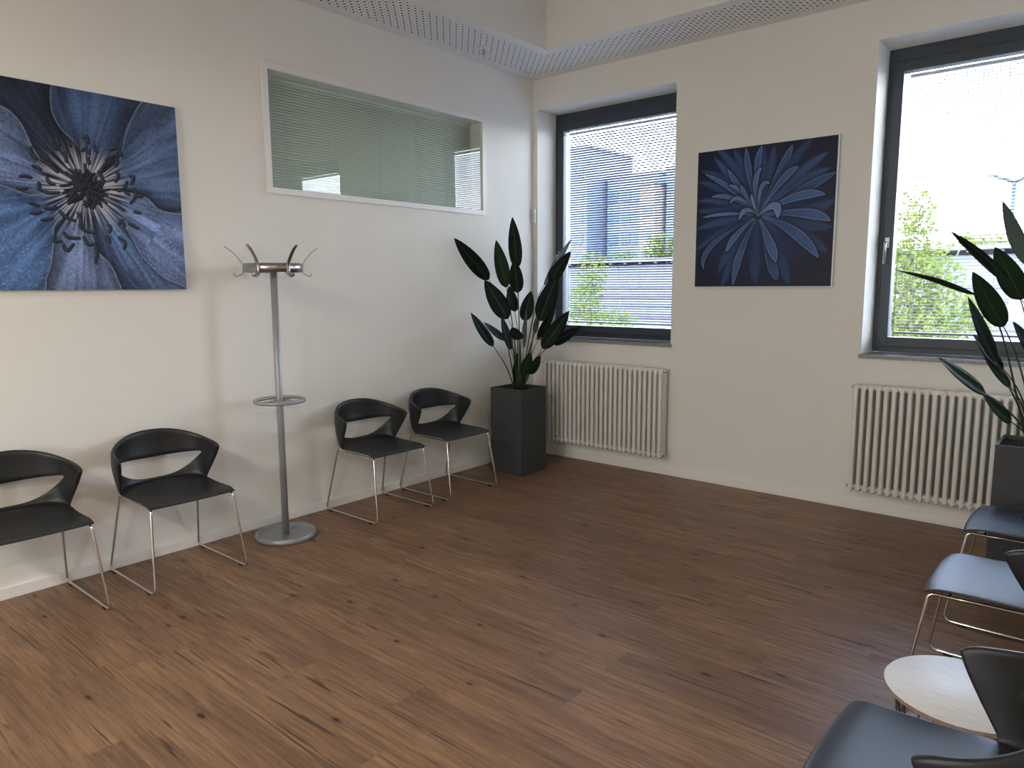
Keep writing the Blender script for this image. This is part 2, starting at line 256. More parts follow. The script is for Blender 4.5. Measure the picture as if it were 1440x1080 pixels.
def roundpath(pts, rad, n=6, closed=False):
    pts = [V(p) for p in pts]; out = []; N = len(pts)
    for i, p in enumerate(pts):
        if not closed and i in (0, N-1): out.append(p); continue
        a = pts[(i-1) % N]; b = pts[(i+1) % N]; r = rad[i] if isinstance(rad, (list, tuple)) else rad
        da = (a-p); db = (b-p); r_ = min(r, da.length*.45, db.length*.45)
        pa = p+da.normalized()*r_; pb = p+db.normalized()*r_
        for k in range(n+1):
            t = k/n; out.append(pa*(1-t)**2+p*2*t*(1-t)+pb*t*t)
    return out
def sweep(bm, pts, r, seg=8, closed=False, caps=True, sx=1, up=None, mi=0):
    pts = [V(p) for p in pts]; N = len(pts); rings = []
    t0 = (pts[1]-pts[0]).normalized()
    ref = V(up) if up else (V((0, 0, 1)) if abs(t0.z) < .9 else V((1, 0, 0)))
    nrm = (ref-t0*ref.dot(t0)).normalized()
    for i in range(N):
        if closed: t = (pts[(i+1) % N]-pts[i-1]).normalized()
        elif i == 0: t = t0
        elif i == N-1: t = (pts[-1]-pts[-2]).normalized()
        else: t = (pts[i+1]-pts[i-1]).normalized()
        nrm = (nrm-t*nrm.dot(t)).normalized(); bi = t.cross(nrm)
        ri = r[i] if isinstance(r, (list, tuple)) else r
        rings.append([bm.verts.new(pts[i]+nrm*(math.cos(2*PI*k/seg)*ri)+bi*(math.sin(2*PI*k/seg)*ri*sx)) for k in range(seg)])
    M_ = N if closed else N-1
    for i in range(M_):
        a = rings[i]; b = rings[(i+1) % N]
        for k in range(seg):
            f = bm.faces.new((a[k], a[(k+1) % seg], b[(k+1) % seg], b[k])); f.smooth = True; f.material_index = mi
    if caps and not closed:
        bm.faces.new(rings[0][::-1]); bm.faces.new(rings[-1])
def lathe(bm, prof, c=(0, 0, 0), seg=40):
    rings = []
    for (r, z) in prof:
        if r < 1e-6: rings.append([bm.verts.new((c[0], c[1], c[2]+z))])
        else: rings.append([bm.verts.new((c[0]+r*math.cos(2*PI*k/seg), c[1]+r*math.sin(2*PI*k/seg), c[2]+z)) for k in range(seg)])
    for a, b in zip(rings, rings[1:]):
        for k in range(seg):
            k2 = (k+1) % seg
            if len(a) == 1 and len(b) == 1: continue
            if len(a) == 1: f = bm.faces.new((a[0], b[k], b[k2]))
            elif len(b) == 1: f = bm.faces.new((a[k], a[k2], b[0]))
            else: f = bm.faces.new((a[k], a[k2], b[k2], b[k]))
            f.smooth = True
def torus(bm, R, r, c, seg=48, s2=10, rz=1.0):
    pts = [V((c[0]+R*math.cos(2*PI*k/seg), c[1]+R*math.sin(2*PI*k/seg), c[2])) for k in range(seg)]
    sweep(bm, pts, r, s2, closed=True, sx=rz, up=(0, 0, 1))

# ------------------------------------------------------------------ room shell
CH = 3.361; RW = 4.28; YN = -9.0; XE = 9.0; YE = -4.25
W1 = (.053, 1.418); W2 = (2.847, 4.213); WZ0, WZ1 = 1.057, 3.103
def wall_y(name, x0, x1, y0, y1, z0, z1, ops):
    bm = BM(); x = x0
    for (a, b, c, d) in ops:
        box(bm, (x, y0, z0), (a, y1, z1)); box(bm, (a, y0, z0), (b, y1, c)); box(bm, (a, y0, d), (b, y1, z1)); x = b
    box(bm, (x, y0, z0), (x1, y1, z1)); return struct(mk(name, bm, M['wall']))
def wall_x(name, y0, y1, x0, x1, z0, z1, ops):
    bm = BM(); y = y0
    for (a, b, c, d) in ops:
        box(bm, (x0, y, z0), (x1, a, z1)); box(bm, (x0, a, z0), (x1, b, c)); box(bm, (x0, a, d), (x1, b, z1)); y = b
    box(bm, (x0, y, z0), (x1, y1, z1)); return struct(mk(name, bm, M['wall']))
wall_y('wall_back', -.16, RW+.12, 0, .42, 0, CH+.9, [(W1[0], W1[1], WZ0, WZ1), (W2[0], W2[1], WZ0, WZ1)])
IY0, IY1, IZ0, IZ1 = -2.655, -.678, 2.178, 2.902
wall_x('wall_left', YN, 0, -.16, 0, 0, CH+.9, [(IY0, IY1, IZ0, IZ1)])
wall_x('wall_right', YE, 0, RW, RW+.12, 0, CH+.9, [])
wall_y('wall_entrance', RW+.12, XE, YE, YE+.15, 0, CH+.9, [])
wall_x('wall_side', YN, YE+.15, XE, XE+.3, 0, CH+.9, [])
wall_y('wall_near', -.16, XE+.3, YN-.2, YN, 0, CH+.9, [(2.6, 3.45, .85, 1.95)])  # opening added for the fill daylight from behind
struct(boxo('floor', (-.16, YN-.2, -.2), (XE+.3, .42, 0), M['floor']))

# ceiling: perforated band round the room, raised middle
TX0, TY1 = .604, -.590; TX1, TY0 = RW-.604, -6.2; CR = CH+.75
bm = BM()
E_ = XE+.15
def slab(x0, y0, x1, y1, z0, z1, mi=0): box(bm, (x0, y0, z0), (x1, y1, z1), mi)
slab(-.02, TY1, E_, 0.02, CH, CH+.02); slab(-.02, YN-.05, TX0, TY1, CH, CH+.02)
slab(TX1, TY0, E_, TY1, CH, CH+.02); slab(TX0, YN-.05, E_, TY0, CH, CH+.02)
# recess sides and lid
slab(TX0-.02, TY0-.02, TX0, TY1+.02, CH+.02, CR); slab(TX1, TY0-.02, TX1+.02, TY1+.02, CH+.02, CR)
slab(TX0, TY1, TX1, TY1+.02, CH+.02, CR); slab(TX0, TY0-.02, TX1, TY0, CH+.02, CR)
slab(-.16, YN-.2, XE+.3, .42, CR, CR+.1)
ceil = struct(mk('ceiling', bm, M['ceil']))
# perforated field of the band (flush board inset), with plain margins
bm = BM()
g0, g1 = .103, .503
for (x0, y0, x1, y1) in ((g0, -g1, RW-g0, -g0), (g0, -5.8, g1, -g1), (RW-g1, -5.8, RW-g0, -g1)):
    box(bm, (x0, y0, CH-.0015), (x1, y1, CH+.001))
pf = struct(mk('ceiling_perforated_board', bm, M['perf'])); pf.parent = ceil
pf['label'] = 'perforated board with rows of large and small holes'

# baseboards
struct(boxo('baseboard_left', (0, YN, 0), (.016, 0, .061), M['base'], bev=.005))
struct(boxo('baseboard_back', (.016, -.016, 0), (RW, 0, .061), M['base'], bev=.005))
struct(boxo('baseboard_right', (RW-.016, YE, 0), (RW, -.016, .061), M['base'], bev=.0025))

# ------------------------------------------------------------------ facade windows
def frame_bm(x0, x1, z0, z1, w, y0, y1, bev=.004, top=None, bot=None):
    b = BM(); top = top or w; bot = bot or w
    box(b, (x0, y0, z0), (x0+w, y1, z1), 0, bev); box(b, (x1-w, y0, z0), (x1, y1, z1), 0, bev)
    box(b, (x0+w-.001, y0, z0), (x1-w+.001, y1, z0+bot), 0, bev); box(b, (x0+w-.001, y0, z1-top), (x1-w+.001, y1, z1), 0, bev)
    return b
def slats(bm, x0, x1, z0, z1, pitch, wid, tilt, yc, axis='x', nseg=1):
    n = int((z1-z0)/pitch); c, s = math.cos(tilt), math.sin(tilt)
    for i in range(n):
        z = z0+(i+.5)*pitch; prev = None
        for u, cup in ((-.5, 0), (0, .0016), (.5, 0)):
            # u=-.5 room side
            y = yc+u*wid*c+cup*s; zz = z-u*wid*s+cup*c
            if axis == 'x': q = (bm.verts.new((x0, y, zz)), bm.verts.new((x1, y, zz)))
            else: q = (bm.verts.new((-y, x0, zz)), bm.verts.new((-y, x1, zz)))
            if prev: f = bm.faces.new((prev[0], prev[1], q[1], q[0])); f.smooth = True
            prev = q
def window(n, X, tilt, blab):
    x0, x1 = X
    root = struct(empty('window_%d' % n, (x0, 0, WZ0)))
    def P(name, bm, m, **k):
        o = mk(name, bm, m, None, **k); o.parent = root; o.matrix_parent_inverse = Matrix.Translation((-x0, 0, -WZ0)); return o
    z0 = 1.082
    P('window_frame', frame_bm(x0, x1, z0, WZ1, .045, .275, .37, top=.10, bot=.055), M['frame'])
    sx0, sx1, sz0, sz1 = x0+.03, x1-.03, z0+.038, WZ1-.085
    sash = P('sash', frame_bm(sx0, sx1, sz0, sz1, .068, .258, .35, .006), M['frame'])
    gx0, gx1, gz0, gz1 = sx0+.068, sx1-.068, sz0+.068, sz1-.068
    b = BM(); box(b, (gx0-.008, .298, gz0-.008), (gx1+.008, .302, gz1+.008)); P('glass_pane', b, M['glass'])
    b = BM()
    box(b, (x0+.001, -.001, WZ0), (x1-.001, .276, z0), 0); box(b, (x0-.012, -.016, WZ0), (x1+.012, -.0005, z0), 0, .002)
    P('window_sill', b, M['granite'])
    # handle
    hx, hz = sx0+.030, 1.835
    b = BM()
    box(b, (hx-.014, .250, hz-.035), (hx+.014, .259, hz+.035), 0, .004)
    sweep(b, roundpath([(hx, .255, hz), (hx, .205, hz), (hx, .203, hz-.145)], .018), .0085, 10, sx=1.2)
    P('handle', b, M['steel'])
    # blind in the cavity behind the pane
    bl = empty('venetian_blind', ((gx0+gx1)/2, .328, gz0)); ox, oy, oz = bl.location
    tag(bl, blab, 'blind', 'venetian blinds in the facade windows')
    def Q(name, bm, m):
        o = mk(name, bm, m); o.parent = bl; o.matrix_parent_inverse = Matrix.Translation((-ox, -oy, -oz)); return o
    bx0, bx1 = gx0+.026, gx1-.026; bz0 = gz0+.022; bz1 = gz1-.012
    b = BM(); box(b, (bx0, .316, bz0), (bx1, .340, bz0+.013), 0, .003); Q('bottom_rail', b, M['rail'])
    b = BM(); slats(b, bx0, bx1, bz0+.018, bz1-.03, .0215, .0245, tilt, .328); Q('slats', b, M['blind'])
    b = BM(); box(b, (bx0, .315, bz1-.022), (bx1, .341, bz1), 0, .002); Q('head_rail', b, M['headrail'])
    for t in (.09, .5, .91):
        cx = bx0+(bx1-bx0)*t
        for yy in (.3155, .3405):
            b = BM(); sweep(b, [(cx, yy, bz0+.01), (cx, yy, bz1-.01)], .0008, 4); Q('ladder_cord', b, M['headrail'])
    b = BM(); sweep(b, [(bx0-.007, .322, gz0), (bx0-.007, .322, gz1)], .0022, 6); Q('guide_wire', b, M['rail'])
    return root
window(1, W1, math.radians(21), 'venetian blind with tilted slats in the window nearer the room corner')
window(2, W2, math.radians(5), 'venetian blind with open level slats in the right-hand window')

# unseen rear window, added behind the camera to let in fill light
def added_fill_window(n, name, a, b_, axis):
    root = struct(empty('window_%d' % n, a)); bm = BM()
    (x0, y0, z0), (x1, y1, z1) = a, b_
    w = .07
    if axis == 'x':
        box(bm, (x0, y0, z0), (x1, y0+w, z1)); box(bm, (x0, y1-w, z0), (x1, y1, z1)); box(bm, (x0, (y0+y1)/2-w/2, z0), (x1, (y0+y1)/2+w/2, z1))
        box(bm, (x0, y0+w, z0), (x1, y1-w, z0+w)); box(bm, (x0, y0+w, z1-w), (x1, y1-w, z1))
    else:
        box(bm, (x0, y0, z0), (x0+w, y1, z1)); box(bm, (x1-w, y0, z0), (x1, y1, z1)); box(bm, ((x0+x1)/2-w/2, y0, z0), ((x0+x1)/2+w/2, y1, z1))
        box(bm, (x0+w, y0, z0), (x1-w, y1, z0+w)); box(bm, (x0+w, y0, z1-w), (x1-w, y1, z1))
    o = mk('window_frame', bm, M['frame']); o.parent = root; o.matrix_parent_inverse = Matrix.Translation([-v for v in a])
added_fill_window(4, '', (2.6, YN-.14, .85), (3.45, YN-.08, 1.95), 'y')

# ------------------------------------------------------------------ interior window in the left wall
root = struct(empty('window_3', (0, (IY0+IY1)/2, IZ0)))
def PR(o, root=root):
    o.parent = root; l = root.location; o.matrix_parent_inverse = Matrix.Translation((-l[0], -l[1], -l[2])); return o
bm = BM(); w = .040; ya, yb, za, zb = IY0-.036, IY1+.036, IZ0-.036, IZ1+.036
for (a, b) in (((0, ya, za), (.012, ya+w, zb)), ((0, yb-w, za), (.012, yb, zb)), ((0, ya+w, za), (.012, yb-w, za+w)), ((0, ya+w, zb-w), (.012, yb-w, zb))): box(bm, a, b, 0, .002)
PR(mk('window_frame', bm, M['white']))
bm = BM(); t_ = .004
for (a, b) in (((-.16, IY0, IZ0), (0, IY0+t_, IZ1)), ((-.16, IY1-t_, IZ0), (0, IY1, IZ1)), ((-.16, IY0+t_, IZ0), (0, IY1-t_, IZ0+t_)), ((-.16, IY0+t_, IZ1-t_), (0, IY1-t_, IZ1))): box(bm, a, b)
PR(mk('window_lining', bm, M['white']))
bm = BM(); box(bm, (-.010, IY0+t_, IZ0+t_), (-.004, IY1-t_, IZ1-t_)); PR(mk('glass_pane', bm, M['tintglass']))
bl = empty('venetian_blind', (-.135, (IY0+IY1)/2, IZ0))
tag(bl, 'closed grey-green venetian blind behind the long interior window of the left wall', 'blind')
bm = BM(); slats(bm, IY0+.010, IY1-.010, IZ0+.012, IZ1-.010, .0185, .0215, math.radians(-61), .135, 'y'); PR(mk('slats', bm, M['blind2']), bl)
bm = BM(); box(bm, (-.150, IY0+.008, IZ1-.028), (-.122, IY1-.008, IZ1-.006)); PR(mk('head_rail', bm, M['headrail']), bl)
for k in range(5):
    yy = IY0+.20+k*(IY1-IY0-.40)/4
    bm = BM(); sweep(bm, [(-.1225, yy, IZ0+.01), (-.1225, yy, IZ1-.02)], .0009, 4); PR(mk('ladder_cord', bm, M['headrail']), bl)
# neighbouring corridor behind that window
bm = BM()
for (a, b) in (((-2.0, -4.2, 1.2), (-1.9, .3, 3.6)), ((-1.9, -4.2, 1.1), (-.161, .3, 1.2)), ((-1.9, -4.2, 3.6), (-.161, .3, 3.7)), ((-1.9, -4.3, 1.2), (-.161, -4.2, 3.6)), ((-1.9, .3, 1.2), (-.161, .4, 3.6))): box(bm, a, b)
struct(mk('wall_corridor', bm, M['darkroom']))

# ------------------------------------------------------------------ chairs
def chair_shell():
    def upU(s):
        ph = s*PI/2
        cx = max(0, math.cos(ph))**.88
        return V((.322-.292*cx, .268*math.sin(ph)*(1+.06*math.sin(PI*min(1, abs(s)))), .762-.088*abs(math.sin(ph))**2.6))
    def loU(s):
        ph = s*PI/2
        cx = max(0, math.cos(ph))**.8
        return V((.192-.108*cx, .236*math.sin(ph), .462+.016*math.cos(ph)))
    def wall(s, v):
        a, b = loU(s), upU(s); p = a.lerp(b, v)
        ph = s*PI/2; out = V((-math.cos(ph), math.sin(ph)*.7, 0))
        e = max(0, (abs(s)-.80)/.20)
        p += V((-.026*e**3*v**4, 0, -.020*e**3*v**5))
        return p+out*(.018*math.sin(PI*v)*(1-abs(s)**5))
    s0 = .70
    ss = [-1, -.96, -.90, -.80]+[-s0+2*s0*i/16 for i in range(17)]+[.80, .90, .96, 1]
    vh = lambda s: .43+.20*(min(abs(s), s0)/s0)**2
    def vl(s):
        if abs(s) >= s0-1e-6: return vh(s)
        return .05+(vh(s0)-.05)*(abs(s)/s0)**3.0*.985
    bm = BM(); cols = []
    NR = 8
    for s in ss:
        col = []
        F = V((.540-.012*abs(s)**2.5, .231*s, 0)); Lp = loU(s)
        for i in range(NR):
            t = i/NR
            p = F.lerp(Lp, t)
            side = abs(s)**2
            z = .458+(Lp.z-.458)*t**2.2-.016*math.sin(PI*min(1, t*1.05))*(1-.75*side)
            z -= .016*max(0, 1-t/.16)**2
            z += .006*side*math.sin(PI*t)
            # side waist: seat narrows toward the notch then flares at the front corner
            p.y *= 1-.035*math.sin(PI*t)**2
            col.append(bm.verts.new((p.x, p.y, z)))
        lowv = [bm.verts.new(wall(s, vl(s)*k/3)) for k in range(4)]
        if abs(s) >= s0-1e-6: upv = [lowv[3]]+[bm.verts.new(wall(s, vh(s)+(1-vh(s))*k/4)) for k in range(1, 5)]
        else: upv = [bm.verts.new(wall(s, vh(s)+(1-vh(s))*k/4)) for k in range(5)]
        cols.append((col+lowv, upv))
    for a, b in zip(cols, cols[1:]):
        for k in (0, 1):
            for i in range(len(a[k])-1):
                bm.faces.new((a[k][i], b[k][i], b[k][i+1], a[k][i+1]))
    return bm
def make_chair():
    root = empty('visitor_chair')
    bm = chair_shell()
    sh = mk('seat_shell', bm, M['shell'], root, smooth=True)
    vg = sh.vertex_groups.new(name='rim')
    for v in sh.data.vertices:
        vg.add([v.index], max(0., min(1., (v.co.z-.50)/.10)), 'REPLACE')
    m = sh.modifiers.new('s', 'SOLIDIFY'); m.thickness = .024; m.offset = 0; m.vertex_group = 'rim'; m.thickness_vertex_group = .42; m.edge_crease_rim = .55
    m = sh.modifiers.new('u', 'SUBSURF'); m.levels = 2; m.render_levels = 2
    for sg in (1, -1):
        bm = BM()
        P = [(.155, .195*sg, .4445), (.120, .214*sg, .441), (.012, .250*sg, .013), (.577, .252*sg, .013), (.512, .219*sg, .436), (.44, .205*sg, .4315), (.20, .195*sg, .4345)]
        sweep(bm, roundpath(P, [0, .028, .022, .040, .022, .03, .01], 6), .0064, 10)
        fr = mk('sled_frame', bm, M['chrome'], root)
        for gx in (.065, .50):
            boxo('glide', (gx-.018, .251*sg-.006, 0), (gx+.018, .251*sg+.006, .0085), M['black'], fr, .002)
    for cx, zz in ((.17, .436), (.45, .430)):
        bm = BM(); sweep(bm, [(cx, -.205, zz), (cx, .205, zz)], .0055, 8); mk('cross_bar', bm, M['chrome'], root)
    return root
ch0 = make_chair()
spots = [
 (0.008, -4.245, 0, 'black visitor chair at the left edge of the photo, cut off by the frame', 'left'),
 (0.008, -3.530, 0, 'black visitor chair between the cut-off chair and the coat stand', 'left'),
 (0.010, -2.108, 0, 'black visitor chair right of the coat stand, beside the stand\'s base', 'left'),
 (0.004, -1.430, 0, 'black visitor chair next to the dark planter in the corner', 'left'),
 (4.243, -1.310, PI, 'black visitor chair on the right side farthest from the camera, before the right planter', 'right'),
 (4.243, -2.150, PI, 'black visitor chair on the right side just beyond the small white table', 'right'),
 (4.243, -3.525, PI, 'black visitor chair nearest the camera in the lower right corner', 'right'),
]
for i, (x, y, rz, lab, sd) in enumerate(spots):
    c = ch0 if i == 0 else copy_tree(ch0)
    c.location = (x, y, 0); c.rotation_euler = (0, 0, rz)
    tag(c, lab, 'chair', 'visitor chairs along the left wall' if sd == 'left' else 'visitor chairs along the right wall')

# ------------------------------------------------------------------ coat stand
cs = tag(empty('coat_stand', (.274, -2.840, 0)), 'silver grey coat stand with six hooks and an umbrella ring by the left wall', 'coat stand')
bm = BM(); lathe(bm, [(0, .012), (.150, .012), (.155, .014), (.160, .026), (.166, .032), (.178, .032), (.185, .026), (.187, .014), (.187, .004), (.180, 0), (0, 0)], seg=56); mk('base', bm, M['silver'], cs)
bm = BM(); lathe(bm, [(0, .012), (.0205, .012), (.0205, 1.668), (0, 1.668)], seg=24); mk('pole', bm, M['silver'], cs)
bm = BM(); torus(bm, .146, .0115, (0, 0, .862)); 
sub = mk('umbrella_ring', bm, M['silver'], cs)
bm = BM(); torus(bm, .052, .0065, (.020, 0, .862), 30, 8)
for k in range(3):
    a = k*2*PI/3+.5
    sweep(bm, [(.018*math.cos(a), .018*math.sin(a), .862), (.142*math.cos(a), .142*math.sin(a), .862)], .0055, 6)
mk('ring_spokes', bm, M['silver'], cs)
RR = .166
bm = BM()
lathe(bm, [(RR-.003, 1.640), (RR+.001, 1.640), (RR+.001, 1.692), (RR-.003, 1.692), (RR-.003, 1.640)], seg=60)
mk('hook_band', bm, M['steel'], cs)
bm = BM()
for k in range(3):
    a = k*PI/3+.2
    sweep(bm, [(-RR*math.cos(a), -RR*math.sin(a), 1.660), (RR*math.cos(a), RR*math.sin(a), 1.660)], .006, 6)
mk('band_spokes', bm, M['silver'], cs)
ang0 = math.radians(58.4)
def ribbon(bm, pts, ang, w, th):
    # flat strip in the radial/vertical plane
    ca, sa = math.cos(ang), math.sin(ang); pts = roundpath([(r, 0, z) for r, z in pts], .018, 5)
    sweep(bm, [(p.x*ca, p.x*sa, p.z) for p in pts], th, 8, sx=w/th, up=(ca*.01-0, sa*.01, 1))
for k in range(6):
    a = ang0+k*PI/3
    bm = BM()
    ribbon(bm, [(RR+.100, 1.790), (RR+.064, 1.764), (RR+.026, 1.722), (RR+.006, 1.690), (RR+.003, 1.650), (RR+.012, 1.630), (RR+.046, 1.612), (RR+.058, 1.634)], a, .0110, .0032)
    mk('hook', bm, M['steel'], cs)

# ------------------------------------------------------------------ radiators
def radiator(x0, n, label, knob_left, group):
    z0, z1 = .150, .893
    root = tag(empty('column_radiator', (x0, -.05, 0)), label, 'radiator', group)
    pitch = .0463
    bm = BM()
    for yy in (-.092, -.056, -.020):   # local to root y=-.05 -> world -.142 .. -.07
        sweep(bm, [(0, yy, z0+.012), (0, yy, z0+.030), (0, yy, z1-.030), (0, yy, z1-.010)], [.009, .0143, .0143, .010], 12)
    pts = [(0, -.098, z1-.022), (0, -.014, z1-.022)]
    sweep(bm, pts, .018, 12, sx=.95); sweep(bm, [(0, -.098, z0+.040), (0, -.014, z0+.040)], .0165, 12)
    bmesh.ops.recalc_face_normals(bm, faces=bm.faces[:])
    me = bpy.data.meshes.new('radiator_section'); bm.to_mesh(me); bm.free(); me.materials.append(M['rad'])
    for i in range(n):
        o = bpy.data.objects.new('radiator_section', me); COL.objects.link(o); o.parent = root; o.location = (.018+i*pitch, 0, 0)
    L = .018+(n-1)*pitch
    for zz in (z1-.022, z0+.040):
        bm = BM(); sweep(bm, [(0.002, -.056, zz), (L+.016, -.056, zz)], .0195, 14); mk('header_pipe', bm, M['rad'], root)
        for xx, sg in ((L+.016, 1), (.002, -1)):
            bm = BM(); sweep(bm, [(xx, -.056, zz), (xx+.012*sg, -.056, zz), (xx+.014*sg, -.056, zz), (xx+.020*sg, -.056, zz)], [.017, .016, .010, .009], 10); mk('end_plug', bm, M['chrome'] if sg == (1 if knob_left else -1) else M['rad'], root)
    for xx in (.25, L-.25):
        boxo('wall_bracket', (xx-.012, -.02, .30), (xx+.012, .05, .33), M['rad'], root)
    if knob_left:
        bm = BM(); sweep(bm, [(-.018, -.056, z1-.022), (-.045, -.056, z1-.022)], .008, 10); sweep(bm, [(-.045, -.056, z1-.022), (-.045, .05, z1-.022)], .007, 8); mk('valve', bm, M['chrome'], root)
    return root
radiator(.236, 26, 'white column radiator under the window next to the corner plant', True, 'column radiators')
radiator(2.850, 27, 'white column radiator under the right-hand window, behind the right planter', False, 'column radiators')

# ------------------------------------------------------------------ small fittings
th = tag(empty('wall_thermostat', (.0, 0, 2.118)), 'small white thermostat box in the corner beside the left window', 'thermostat')
bm = BM(); box(bm, (.004, -.026, 0), (.040, 0, .126), 0, .004); mk('housing', bm, M['plastic'], th)
bm = BM(); sweep(bm, [(.022, -.026, .068), (.022, -.0275, .068)], .004, 10); mk('sensor_dot', bm, M['black'], th)
dt = tag(empty('ceiling_sprinkler', (.281, -.955, CH)), 'small sprinkler head in the perforated ceiling band above the interior window', 'sprinkler')
bm = BM(); lathe(bm, [(0, -.0015), (.045, -.002), (.047, -.006), (.040, -.012), (.022, -.014), (0, -.014)], seg=28); mk('rosette', bm, M['plastic'], dt)
bm = BM(); lathe(bm, [(0, -.014), (.011, -.014), (.010, -.026), (.005, -.030), (.005, -.044), (.018, -.046), (.018, -.049), (0, -.050)], seg=16)
sweep(bm, [(.010, 0, -.018), (.016, 0, -.034), (.006, 0, -.046)], .002, 6); sweep(bm, [(-.010, 0, -.018), (-.016, 0, -.034), (-.006, 0, -.046)], .002, 6)
mk('nozzle', bm, M['steel'], dt)

# ------------------------------------------------------------------ side table
tb = tag(empty('side_table', (3.9335, -2.997, 0)), 'small round white side table with a black wire base between the right chairs', 'table')
TZ = .42
bm = BM(); lathe(bm, [(0, TZ), (.197, TZ), (.1985, TZ-.002)], seg=72); lathe(bm, [(0, TZ-.0145), (.1965, TZ-.0145), (.1985, TZ-.0125)], seg=72)
mk('table_top', bm, M['whitewood'], tb)
bm = BM(); lathe(bm, [(.1985, TZ-.0015), (.1990, TZ-.007), (.1985, TZ-.0130)], seg=72); mk('edge_band', bm, M['ply'], tb)
bm = BM(); torus(bm, .172, .0035, (0, 0, TZ-.019), 48, 6); mk('upper_ring', bm, M['blackwire'], tb)
bm = BM(); torus(bm, .140, .0035, (0, 0, .004), 48, 6); mk('floor_ring', bm, M['blackwire'], tb)
for k in range(8):
    a = k*PI/4+.35; b = a+PI/8; c = a-PI/8
    bm = BM()
    sweep(bm, [(.172*math.cos(b), .172*math.sin(b), TZ-.019), (.140*math.cos(a), .140*math.sin(a), .005)], .0032, 6)
    sweep(bm, [(.172*math.cos(c), .172*math.sin(c), TZ-.019), (.140*math.cos(a), .140*math.sin(a), .005)], .0032, 6)
    mk('wire_leg', bm, M['blackwire'], tb)

# ------------------------------------------------------------------ pictures (printed photographs, colour per point)
def smooth_noise(n, m, seed):
    g = np.random.default_rng(seed).random((n+3, m+3))
    def f(x, y):
        xi = np.floor(x).astype(int) % n; yi = np.floor(y).astype(int) % m
        fx = x-np.floor(x); fy = y-np.floor(y); fx = fx*fx*(3-2*fx); fy = fy*fy*(3-2*fy)
        return (g[xi, yi]*(1-fx)+g[xi+1, yi]*fx)*(1-fy)+(g[xi, yi+1]*(1-fx)+g[xi+1, yi+1]*fx)*fy
    return f
def catmull(P, n=8, closed=True):
    P = np.array(P, float); N = len(P); out = []
    R = range(N) if closed else range(N-1)
    for i in R:
        p1, p2 = P[i], P[(i+1) % N]
        p0 = P[i-1] if (closed or i > 0) else p1; p3 = P[(i+2) % N] if (closed or i+2 < N) else p2
        for k in range(n):
            t = k/n
            out.append(.5*((2*p1)+(-p0+p2)*t+(2*p0-5*p1+4*p2-p3)*t*t+(-p0+3*p1-3*p2+p3)*t**3))
    if not closed: out.append(P[-1])
    return np.array(out)
def segdist(U, Vv, P, closed):
    d = np.full(U.shape, 9.0, np.float32); tt = np.zeros(U.shape, np.float32); N = len(P)
    R = N if closed else N-1
    for i in range(R):
        a = P[i]; b = P[(i+1) % N]; e = b-a; L = e@e+1e-12
        t = np.clip(((U-a[0])*e[0]+(Vv-a[1])*e[1])/L, 0, 1)
        q = np.hypot(U-a[0]-t*e[0], Vv-a[1]-t*e[1]); m = q < d
        d = np.where(m, q, d); tt = np.where(m, (i+t)/R, tt)
    return d, tt
def inside(U, Vv, P):
    r = np.zeros(U.shape, bool); N = len(P)
    for i in range(N):
        a = P[i]; b = P[(i+1) % N]
        if abs(a[1]-b[1]) < 1e-9: continue
        c = (a[1] > Vv) != (b[1] > Vv)
        r ^= c & (U < (b[0]-a[0])*(Vv-a[1])/(b[1]-a[1])+a[0])
    return r
sst = lambda x, a, b: (lambda t: t*t*(3-2*t))(np.clip((x-a)/(b-a), 0, 1))
